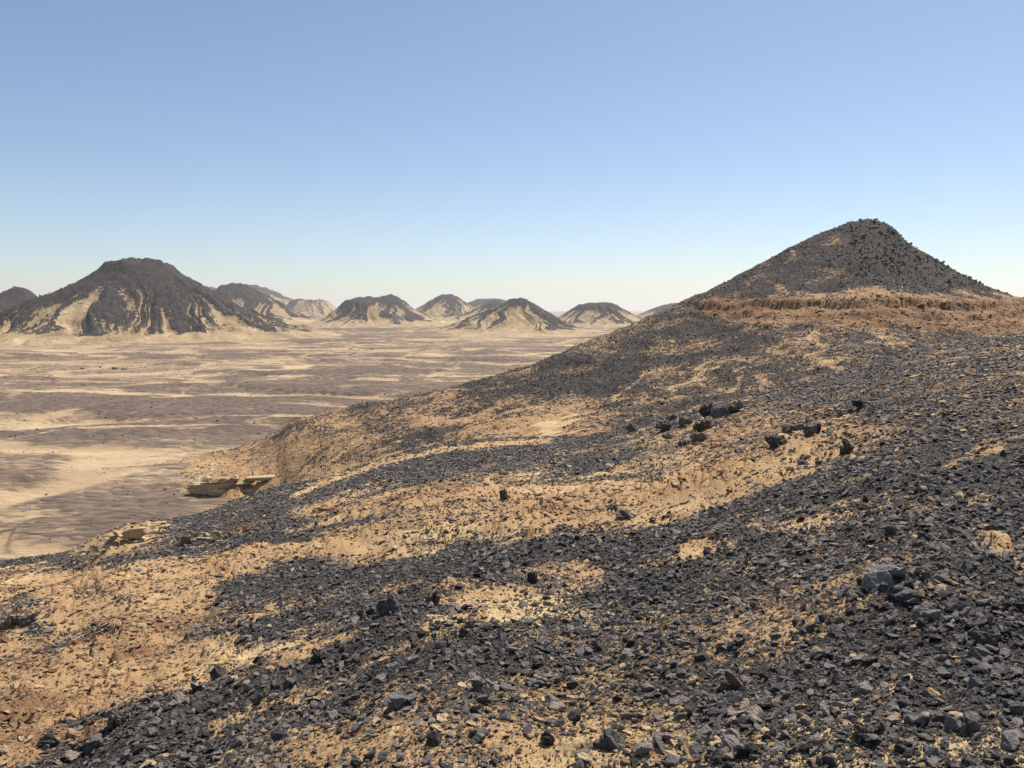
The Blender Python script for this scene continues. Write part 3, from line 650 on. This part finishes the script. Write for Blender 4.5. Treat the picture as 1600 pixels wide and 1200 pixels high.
def near_stones(n, seed, kind, rows=(140, 458)):
    r_ = np.random.default_rng(seed + 5000)
    p, cv, wm, nn = sample(NEAR, n, (rows[0], rows[1], 8, 990), seed)
    d = np.linalg.norm(p, axis=1)
    clump = fbm(p[:, 0] / 0.7, p[:, 1] / 0.6, 3, 501) * 0.30 + fbm(p[:, 0] / 3, p[:, 1] / 2.4, 2, 503) * 0.22
    if kind == 'dark':
        prob = np.clip(np.clip(cv * 0.86 + clump * 0.95, 0, 2) ** 1.5, 0.025, 1) * sstep(0.0, 0.10, cv)
        smin = np.maximum(1.5 * d / F10, 0.012); al = 2.2; smax = 0.135 + 0.0025 * d
    else:
        prob = np.clip(0.62 - 0.85 * cv + clump * 1.5 + 0.35 * sstep(0.55, 0.7, wm), 0.03, 1)
        smin = np.maximum(1.7 * d / F10, 0.014); al = 1.9; smax = 0.07 + 0.007 * d
    keep = r_.uniform(size=n) < prob
    p, cv, wm, nn, d, smin, smax = (a[keep] for a in (p, cv, wm, nn, d, smin, smax))
    s = np.minimum(smin * (1 - r_.uniform(size=len(p))) ** (-1 / al), np.maximum(smax * r_.uniform(0.5, 1, len(p)), smin))
    sc_ = s[:, None] * r_.uniform(0.75, 1.25, (len(p), 3)) * 1.15
    rot = tilt_rot(nn, r_, 0.40 if kind == 'dark' else 0.26)
    p = p + nn * (s * (0.21 if kind == 'dark' else 0.14))[:, None]
    tone = np.clip(r_.uniform(0, 1, len(p)) * (0.84 + 0.3 * sstep(0.45, 0.65, wm)) + 0.25 * fbm(p[:, 0] / 2.2, p[:, 1] / 1.8, 2, 507) * (r_.uniform(0, 1, len(p)) > 0.4), 0, 1)
    if kind != 'dark': tone = np.clip(tone + 0.7 * (wm - 0.55), 0, 1)
    return p, rot, sc_, tone, s, d, nn
dp, dr, dsn, dt, s_, d_, dn = (np.concatenate(q) for q in zip(near_stones(600000, 11, 'dark'), near_stones(70000, 13, 'dark', (40, 140))))
qx, qy = project(dp); seen = (qx > 5) & (qx < 1595) & (qy < 1195)
big = np.argsort(-(s_ / d_) * seen)[:262]
mask = np.ones(len(dp), bool); mask[big] = False
LAND = [(1390, 905, 'the big grey slab boulder'), (1452, 965, 'the pointed grey scree boulder'), (1550, 1005, 'the lone boulder at the right edge'), (1140, 1070, 'the brown topped boulder'),
        (960, 1170, 'the square bottom boulder'), (858, 1160, 'the small black bottom boulder'), (1345, 1150, 'the tilted bottom right block'), (1168, 1180, 'the dark bottom edge block'), (1520, 1140, 'the lower right corner boulder'),
        (755, 1078, 'the brown grey slab'), (842, 1073, 'the flat pale grey slab'), (625, 1105, 'the broken grey slab'), (606, 955, 'the tall mound boulder'), (675, 940, 'the right mound boulder'), (735, 975, 'the brownish sand edge boulder'),
        (178, 1130, 'the dark lip boulder'), (135, 1168, 'the large lower left boulder'), (340, 1052, 'the dark lip block'), (492, 1030, 'the upright lip stone'), (14, 975, 'the left edge boulder'), (787, 775, 'the standing stone'), (430, 1045, 'the ochre slab stack')]
ORD = ['nearest', 'second nearest', 'third nearest', 'fourth nearest', 'fifth nearest', 'sixth nearest', 'seventh nearest', 'eighth nearest', 'ninth nearest', 'tenth nearest'] + ['%dth nearest' % k for k in range(11, 80)]
def relate(P, what):
    """labels that find each stone by the landmark boulder beside it"""
    px, py = project(P); bins = {}
    for k in range(len(P)):
        dd = [math.hypot(px[k] - a, py[k] - b) for a, b, _ in LAND]; m_ = int(np.argmin(dd)); a, b, _ = LAND[m_]
        dx, dy = px[k] - a, py[k] - b
        w_ = ('right of' if dx > 0 else 'left of') if abs(dx) > abs(dy) else ('below' if dy > 0 else 'above')
        bins.setdefault((m_, w_), []).append((dd[m_], k))
    out = [None] * len(P)
    for (m_, w_), lst in bins.items():
        for q, (_, k) in enumerate(sorted(lst)): out[k] = '%s, %s %s %s' % (what, ORD[q], w_, LAND[m_][2])
    return out
DET = [hull_rock(2000 + i, 15 + i % 4, 0.42 + 0.1 * (i % 4), 1, 0.035) for i in range(22)]
for m_ in DET: m_.materials.append(M_BAS)
CRAG = [crag(2500 + i, 0.62 + 0.08 * (i % 4)) for i in range(22)]
for m_ in CRAG: m_.materials.append(M_BOULD)
for q, (k, lb) in enumerate(zip(big, relate(dp[big], 'loose dark rock'))):
    o = link('rock', DET[q % len(DET)], label=lb, cat='rock', group='dark rocks strewn over the near slope')
    o.location = dp[k]; o.rotation_euler = dr[k]; o.scale = dsn[k]
scatter('rubble', dp[mask], dr[mask], dsn[mask], dt[mask], SH_BAS, 'countless small black stones covering the near slope', 'rubble')
sp, sr, ssn, st_, s2, d2, _ = near_stones(230000, 12, 'sand')
ok = np.ones(len(sp), bool)
qx, qy = project(sp); seen = (qx > 5) & (qx < 1595) & (qy < 1195)
bigs = np.argsort(-(s2 / d2) * seen)[:60]; ok[bigs] = False
DETS = [hull_rock(2100 + i, 14, 0.34, 1, 0.03) for i in range(10)]
for m_ in DETS: m_.materials.append(M_SND)
for q, (k, lb) in enumerate(zip(bigs, relate(sp[bigs], 'flat ochre sandstone piece'))):
    o = link('flat_sandstone', DETS[q % 10], label=lb, cat='stone', group='flat sandstone pieces on the near slope')
    o.location = sp[k]; o.rotation_euler = sr[k]; o.scale = ssn[k] * 1.2
scatter('sandstone_chips', sp[ok], sr[ok], ssn[ok], st_[ok], SH_SND, 'countless small ochre sandstone chips on the near slope', 'chips')
# stones on the big hill
def hill_stones(n, seed):
    r_ = np.random.default_rng(seed + 5000)
    p, cv, wm, nn = sample(HILL, n, (10, 400, 60, 758), seed)
    px, py = project(p)
    d = np.linalg.norm(p, axis=1)
    cl = fbm(p[:, 0] / 6, p[:, 1] / 6, 3, 521)
    rocky = sstep(1290, 1380, px + 25 * cl) * (1 - sstep(400, 470, py + 15 * cl))       # the blocky right hand face of the cap
    prob = np.clip((cv - 0.15) * 0.75 + 0.3 * cl, 0.01, 1) * sstep(0.02, 0.3, cv) * (0.55 + 0.1 * rocky)
    keep = r_.uniform(size=n) < prob
    p, nn, d, rocky, wm = p[keep], nn[keep], d[keep], rocky[keep], wm[keep]
    smin = 1.0 * d / F10 * (1 + 0.25 * rocky)
    s = np.minimum(smin * (1 - r_.uniform(size=len(p))) ** (-1 / (3.0 - 0.75 * rocky)), 0.65 + 0.95 * rocky)
    sc_ = s[:, None] * r_.uniform(0.75, 1.3, (len(p), 3)); sc_[:, 2] *= 1.2
    return p + nn * 0.2 * s[:, None], tilt_rot(nn, r_, 0.5), sc_, np.clip(r_.uniform(0, 1, len(p)) * 0.80 + 0.25 * wm, 0, 1)
scatter('hill_rubble', *hill_stones(300000, 21), SH_HBAS, 'black blocks and stones strewn over the big right hill and its spur', 'rubble')

def ledge_stones(n, seed):
    r_ = np.random.default_rng(seed + 5000)
    G = dict(HILL); G['cover'] = HILL['ledge']
    p, lg, wm, nn = sample(G, n, (10, 400, 60, 758), seed)
    G2 = dict(HILL); _, cv, _, _ = sample(G2, n, (10, 400, 60, 758), seed)
    keep = r_.uniform(size=n) < np.clip(0.55 * lg * (fbm(p[:, 0] / 5, p[:, 1] / 5, 2, 541) > -0.25) + 0.22 * (1 - sstep(0.2, 0.55, cv)) * sstep(0.4, 0.7, wm), 0, 1)
    p, lg, nn, wm = p[keep], lg[keep], nn[keep], wm[keep]
    s = np.minimum(1.3 * np.linalg.norm(p, axis=1) / F10 * (1 - r_.uniform(size=len(p))) ** (-1 / 2.6), 0.7 + 1.5 * lg)
    sc_ = s[:, None] * r_.uniform(0.7, 1.3, (len(p), 3)); sc_[:, 0] *= 1 + 0.5 * lg
    flat = nn * (1 - lg[:, None]) + np.array([0, 0, 1.0]) * lg[:, None]; flat /= np.linalg.norm(flat, axis=1)[:, None]
    return p + nn * 0.12 * s[:, None], tilt_rot(flat, r_, 0.15), sc_, np.clip(r_.uniform(0, 1, len(p)) * 1.1 - 0.1, 0, 1)
scatter('ledge_rubble', *ledge_stones(220000, 23), SH_LEDGE, 'brown sandstone slabs and chips along the ledges of the big right hill', 'rubble')

def plain_stones(n, seed):
    r_ = np.random.default_rng(seed + 5000)
    p, cv, wm, nn = sample(PLAIN, n, (50, 330, 5, 635), seed)
    d = np.linalg.norm(p, axis=1); cl = fbm(p[:, 0] / 25, p[:, 1] / 18, 4, 551, 0.6)
    keep = r_.uniform(size=n) < np.clip(0.22 * cv + 0.75 * np.clip(cl - 0.2, 0, 1), 0.01, 1)
    p, nn, d = p[keep], nn[keep], d[keep]
    s = np.minimum(0.85 * d / F10 * (1 - r_.uniform(size=len(p))) ** (-1 / 3.0), 1.1)
    return p + nn * 0.15 * s[:, None], tilt_rot(nn, r_, 0.3), s[:, None] * r_.uniform(0.7, 1.3, (len(p), 3)), r_.uniform(0, 1, len(p))
scatter('plain_stones', *plain_stones(45000, 25), SH_HBAS, 'small dark stones dotted over the sandy plain', 'stones')

# landmark boulders: base pixel, width and height in pixels, turn, shape, label
BOULD = [
 (1137, 650, 40, 21, 0.3, 3, 'long black boulder, largest of the cluster on the skyline of the near slope'),
 (1106, 650, 22, 22, 1.1, 5, 'upright black boulder touching the left end of the largest skyline boulder'),
 (1153, 643, 14, 18, 2.0, 8, 'small pointed black block perched at the right end of the skyline boulder'),
 (1070, 668, 22, 17, 0.6, 9, 'squat black boulder left below the largest skyline boulder'),
 (1052, 657, 14, 10, 2.6, 2, 'small flat black boulder between lone block and skyline cluster'),
 (1040, 674, 24, 16, 1.7, 6, 'jagged black boulder at the lower left end of the skyline cluster'),
 (1102, 674, 32, 20, 0.9, 11, 'leaning black slab boulder below the skyline cluster'),
 (1093, 692, 26, 16, 0.2, 12, 'rough black boulder piled under the leaning slab'),
 (1070, 697, 22, 11, 2.2, 4, 'low black boulder at the foot of the piled boulders'),
 (990, 675, 20, 14, 0.4, 13, 'lone square black block left of the boulder cluster'),
 (1045, 688, 18, 10, 2.9, 1, 'small round black boulder on sand below the lone square block'),
 (787, 786, 14, 26, 0.5, 14, 'black standing stone on the ochre sand at the centre'),
 (975, 815, 34, 15, 0.3, 10, 'rounded black boulder lying at the lower edge of the sand strip'),
 (957, 800, 18, 10, 1.9, 7, 'smaller round black boulder just above the rounded one by the sand strip'),
 (1322, 652, 28, 16, 2.4, 15, 'flat topped black boulder left one of a pair on the brown slope'),
 (1350, 641, 28, 13, 0.8, 16, 'flat black slab boulder right one of a pair on the brown slope'),
 (1242, 678, 34, 20, 1.2, 17, 'black boulder heap left of its twin above the bright sand tongue'),
 (1274, 680, 28, 18, 2.1, 18, 'black boulder right of its twin above the bright sand tongue'),
 (1215, 702, 32, 18, 0.1, 19, 'dark boulder low on the left above the sand tongue'),
 (1322, 712, 22, 28, 0.7, 20, 'tall dark block beside the upper end of the sand tongue'),
 (1258, 722, 20, 11, 2.5, 21, 'small dark boulder sitting in the bright sand tongue'),
 (1390, 915, 66, 32, 0.35, 3, 'big grey slab boulder with shaded front, largest in the right scree'),
 (1412, 940, 48, 24, 1.0, 9, 'rounded dark boulder leaning below the biggest scree boulder'),
 (1450, 905, 34, 22, 2.3, 5, 'broken dark boulder right of the biggest scree boulder'),
 (1452, 975, 42, 26, 0.9, 17, 'pointed grey boulder in the scree below the big slab'),
 (1550, 1012, 40, 28, 1.4, 1, 'dark rounded boulder standing alone near the right edge'),
 (1392, 838, 18, 20, 0.2, 14, 'small sharp black tooth of rock in the upper scree'),
 (1140, 1078, 40, 30, 0.5, 10, 'brown topped boulder with shaded front in the lower scree'),
 (960, 1178, 50, 34, 0.45, 13, 'square black boulder with grey top at the bottom centre'),
 (858, 1168, 24, 22, 1.2, 6, 'small black boulder left of the square one at the bottom'),
 (912, 1196, 36, 18, 2.6, 12, 'flat grey slab at the bottom edge left of the square black boulder'),
 (1345, 1160, 32, 30, 0.2, 20, 'tilted brown and black block standing at the bottom right'),
 (1168, 1186, 30, 22, 1.8, 8, 'dark block at the bottom edge right of centre'),
 (1520, 1150, 34, 26, 2.2, 2, 'dark boulder near the lower right corner'),
 (755, 1085, 36, 22, 0.6, 16, 'brown grey slab boulder in the lower centre scree'),
 (842, 1078, 42, 16, 0.2, 15, 'flat pale grey slab catching light in the lower centre'),
 (625, 1112, 44, 20, 0.9, 18, 'broken grey slab lying in the scree left of the bottom centre'),
 (606, 965, 34, 38, 0.4, 11, 'tall dark boulder crowning the stony mound left of centre'),
 (568, 968, 30, 22, 1.5, 4, 'low dark boulder left of the tall one on the stony mound'),
 (675, 948, 26, 22, 2.0, 7, 'dark boulder on the right end of the stony mound'),
 (832, 912, 18, 22, 0.3, 14, 'dark pointed stone standing by the yellow sand patch'),
 (680, 990, 22, 16, 1.0, 1, 'round dark stone below the stony mound in yellow sand'),
 (735, 982, 26, 18, 2.3, 21, 'brownish boulder on the edge of the yellow sand patch'),
 (178, 1140, 30, 26, 0.5, 19, 'dark boulder on the lip above the ochre hollow at lower left'),
 (135, 1178, 40, 26, 1.3, 0, 'large dark boulder at the bottom left of the stony lip'),
 (75, 1172, 34, 22, 2.1, 6, 'dark boulder closest to the lower left corner, left of the larger one'),
 (340, 1060, 22, 20, 0.8, 13, 'dark block silhouetted against ochre slope on the stony lip'),
 (492, 1040, 24, 24, 0.1, 20, 'upright dark stone on the upper end of the stony lip'),
 (14, 985, 28, 26, 1.7, 3, 'brown black boulder at the left edge of the ochre hollow'),
 (40, 980, 26, 22, 0.4, 5, 'dark boulder beside the one at the left edge'),
]
pts = on_slope([b[0] for b in BOULD], [b[1] for b in BOULD])
for (bx, by, bw, bh, rz, sh, lb), p in zip(BOULD, pts):
    d = p[1]; wm_, hm_ = bw * d / F, bh * d / F
    o = link('boulder', CRAG[sh], label=lb, cat='boulder', group='black boulders of the near slope')
    if 'grey slab' in lb or 'pale grey' in lb or 'grey boulder' in lb: o.material_slots[0].link = 'OBJECT'; o.material_slots[0].material = M_GREY
    elif 'brown' in lb and 'brown slope' not in lb: o.material_slots[0].link = 'OBJECT'; o.material_slots[0].material = M_BRN
    dm = np.array([v.co[:] for v in o.data.vertices]); ext = dm.max(0) - dm.min(0)
    o.scale = (wm_ / ext[0] * 1.05, wm_ * 0.85 / ext[1], hm_ / ext[2] * 1.2)
    o.rotation_euler = (random.Random(by).uniform(-.12, .12), random.Random(bx).uniform(-.15, .1), (rz - 1.5) * 0.35)
    o.location = (p[0], p[1] + wm_ * 0.25, p[2] + hm_ * 0.36)

# layered sandstone outcrops: base pixel, distance, width px, height px, layers
def layer_mesh(seed, n=56):
    """one weathered bed: a thick plate with a ragged, grooved and undercut edge"""
    a = np.linspace(0, 2 * math.pi, n, endpoint=False); c, s_ = np.cos(a), np.sin(a)
    rad = 1 + 0.20 * fbm(c * 1.5 + seed, s_ * 1.5, 2, seed) + 0.10 * np.round(2 * fbm(c * 3 + seed, s_ * 3, 2, seed + 2)) / 2
    prof = [(0.76, -0.5), (0.90, -0.36), (0.92, -0.22), (0.84, -0.14), (0.97, -0.02), (1.0, 0.12), (0.93, 0.2), (0.98, 0.34), (0.92, 0.46), (0.6, 0.52), (0.25, 0.54)]
    rows = []
    for k, (pr, pz) in enumerate(prof):
        jit = 1 + 0.05 * fbm(c * 2.5 + k * 0.9, s_ * 2.5 + seed, 3, seed + k)
        rows.append(np.stack([c * rad * pr * jit, s_ * rad * pr * jit, pz + 0.10 * fbm(c * 2 * pr + seed, s_ * 2 * pr, 3, seed + 50)], -1))
    V = np.array(rows); me = grid_mesh('rock_layer', V, True, None, False)
    bm = bmesh.new(); bm.from_mesh(me); bm.verts.ensure_lookup_table()
    bm.faces.new([bm.verts[(len(prof) - 1) * n + i] for i in range(n)])
    bm.faces.new([bm.verts[i] for i in reversed(range(n))]); bm.normal_update(); bm.to_mesh(me); bm.free()
    return me
def block_mesh(seed): return hull_rock(seed, 12, 0.9, 2, 0.05, 0.95)
M_PALE = stone_mat('pale_sandstone', ((0.46, 0.34, 0.20), (0.56, 0.43, 0.26), (0.36, 0.24, 0.13)), 0.9, False, 3.0, 0.3, 0.2)
M_BROWN = stone_mat('brown_sandstone', ((0.30, 0.18, 0.09), (0.40, 0.26, 0.13), (0.20, 0.11, 0.06)), 0.9, False, 3.0, 0.3, 0.2)
def on_hill(px, py):
    u, v = ray(px, py); u = float(u); v = float(v)
    ds = np.geomspace(90, 900, 4000)
    k = int(np.argmax(v * ds < np.maximum(hill_h(u * ds, ds)[0], ZP)))
    return Vector((u * ds[k], ds[k], v * ds[k]))
def outcrop(name, px, py, on, layers, mat, label):
    """layers: offset right px, offset up px, width px, thickness px, depth ratio, tilt"""
    base = on_hill(px, py) if on == 'hill' else Vector(on_slope([px], [py])[0])
    e = bpy.data.objects.new(name, None); COL.objects.link(e); e.location = base; e['label'] = label; e['category'] = 'outcrop'
    e['group'] = 'sandstone outcrops'
    s = base.y / F
    for k, (dx, dy, wd, ht, dep, rz) in enumerate(layers):
        if wd > 50:
            o = link('rock_layer', layer_mesh(int(px * 7 + py + k * 13)), mat, e)
            o.location = (dx * s, dep * wd * s * 0.42, dy * s); o.scale = (wd * s * 0.5, wd * s * 0.5 * dep, ht * s); o.rotation_euler = (0, rz, 0)
        else:
            rq = random.Random(int(px + k * 31)); q = rq.uniform(0.75, 1.3)
            o = link('rock_block', block_mesh(int(px * 5 + k * 17)), mat, e)
            o.location = ((dx + rq.uniform(-5, 5)) * s, (rq.uniform(0, 14)) * s, (dy + rq.uniform(-2, 2)) * s)
            o.scale = (wd * s * q, wd * s * q * dep, ht * s * rq.uniform(0.9, 1.5)); o.rotation_euler = (rq.uniform(-.15, .15), rz + rq.uniform(-.12, .12), rq.uniform(-0.7, 0.7))
outcrop('rock_outcrop', 350, 772, 'hill', [(-14, 3, 84, 12, 0.3, 0.07), (-20, 12, 74, 9, 0.3, -0.05), (40, 3, 76, 9, 0.3, -0.07), (74, 25, 84, 6, 0.25, -0.06),
    (-46, 16, 34, 16, 0.8, 0.1), (-30, 22, 40, 12, 0.8, 0.0), (-6, 20, 38, 14, 0.8, -0.1), (14, 22, 36, 11, 0.8, 0.05), (34, 16, 34, 13, 0.8, -0.05), (52, 8, 34, 12, 0.8, 0.1), (70, 14, 30, 10, 0.8, 0.0), (96, 24, 34, 10, 0.8, -0.1), (116, 30, 28, 9, 0.8, 0.0), (-54, 4, 24, 12, 0.8, 0.1), (18, -2, 24, 9, 0.8, 0.1), (-30, -3, 14, 6, 0.8, 0.1), (60, -1, 16, 7, 0.8, 0.1)], M_PALE, 'pale layered rock outcrop overhanging the plain at the foot of the spur')
outcrop('rock_outcrop', 184, 577, 'hill', [(-8, 0, 18, 7, 0.9, 0.0), (4, 0, 14, 6, 0.9, 0.1), (18, -1, 12, 4, 0.9, 0.0), (-62, 3, 10, 4, 0.9, 0.0), (-34, 2, 9, 4, 0.9, 0.0)], M_BOULD, 'small dark rocks sticking out of pale sand on the plain')
outcrop('rock_outcrop', 325, 848, 'slope', [(-34, 2, 34, 14, 0.7, -0.1), (-8, 5, 36, 15, 0.7, -0.05), (18, 10, 36, 14, 0.7, -0.2), (42, 13, 34, 13, 0.7, -0.12), (66, 19, 36, 12, 0.7, -0.2), (92, 24, 32, 9, 0.7, -0.15)], M_BROWN, 'brown broken sandstone ledge between two dark gravel strips at the left')
outcrop('rock_outcrop', 175, 858, 'slope', [(0, 4, 42, 18, 0.7, -0.1), (-30, -3, 40, 15, 0.7, 0.05), (24, 12, 40, 18, 0.7, -0.1), (38, 24, 44, 18, 0.7, -0.15), (64, 28, 40, 16, 0.7, -0.1), (-12, 14, 34, 14, 0.7, 0), (10, 22, 36, 14, 0.7, 0.1), (84, 34, 30, 12, 0.7, 0), (-50, -8, 26, 10, 0.7, 0.1)], M_PALE, 'broken pale sandstone blocks at the left brink of the slope')
outcrop('rock_outcrop', 530, 800, 'slope', [(-20, 0, 30, 11, 0.7, -0.12), (4, 5, 34, 12, 0.7, -0.14), (30, 9, 30, 10, 0.7, -0.1), (54, 16, 30, 9, 0.7, -0.2)], M_BROWN, 'brown crumbling ledge below the dark gravel hump')
outcrop('rock_outcrop', 430, 1050, 'slope', [(0, 1, 44, 13, 0.8, -0.1), (12, 9, 34, 10, 0.8, 0.06), (34, 0, 30, 11, 0.8, 0.1)], M_SND, 'flat ochre sandstone slab stack in the hollow above the stony lip')

# ------------------------------------------------------------------ the dusty air
bm = bmesh.new(); bmesh.ops.create_cube(bm, size=1.0)
bmesh.ops.scale(bm, vec=(54000, 54000, 240), verts=bm.verts[:]); bmesh.ops.translate(bm, vec=(0, 0, 55), verts=bm.verts[:])
me = bpy.data.meshes.new('haze'); bm.to_mesh(me); bm.free()
hm = bpy.data.materials.new('haze'); hm.use_nodes = True; nt = hm.node_tree
nt.nodes.remove(nt.nodes['Principled BSDF'])
pv = nt.nodes.new('ShaderNodeVolumePrincipled'); pv.inputs['Density'].default_value = 0.00006; pv.inputs['Anisotropy'].default_value = 0.4; pv.inputs['Color'].default_value = (0.97, 0.97, 1.0, 1)
nt.links.new(pv.outputs[0], nt.nodes['Material Output'].inputs['Volume'])
link('haze', me, hm, label='thin pale dusty haze over the whole desert', cat='haze', kind='stuff')
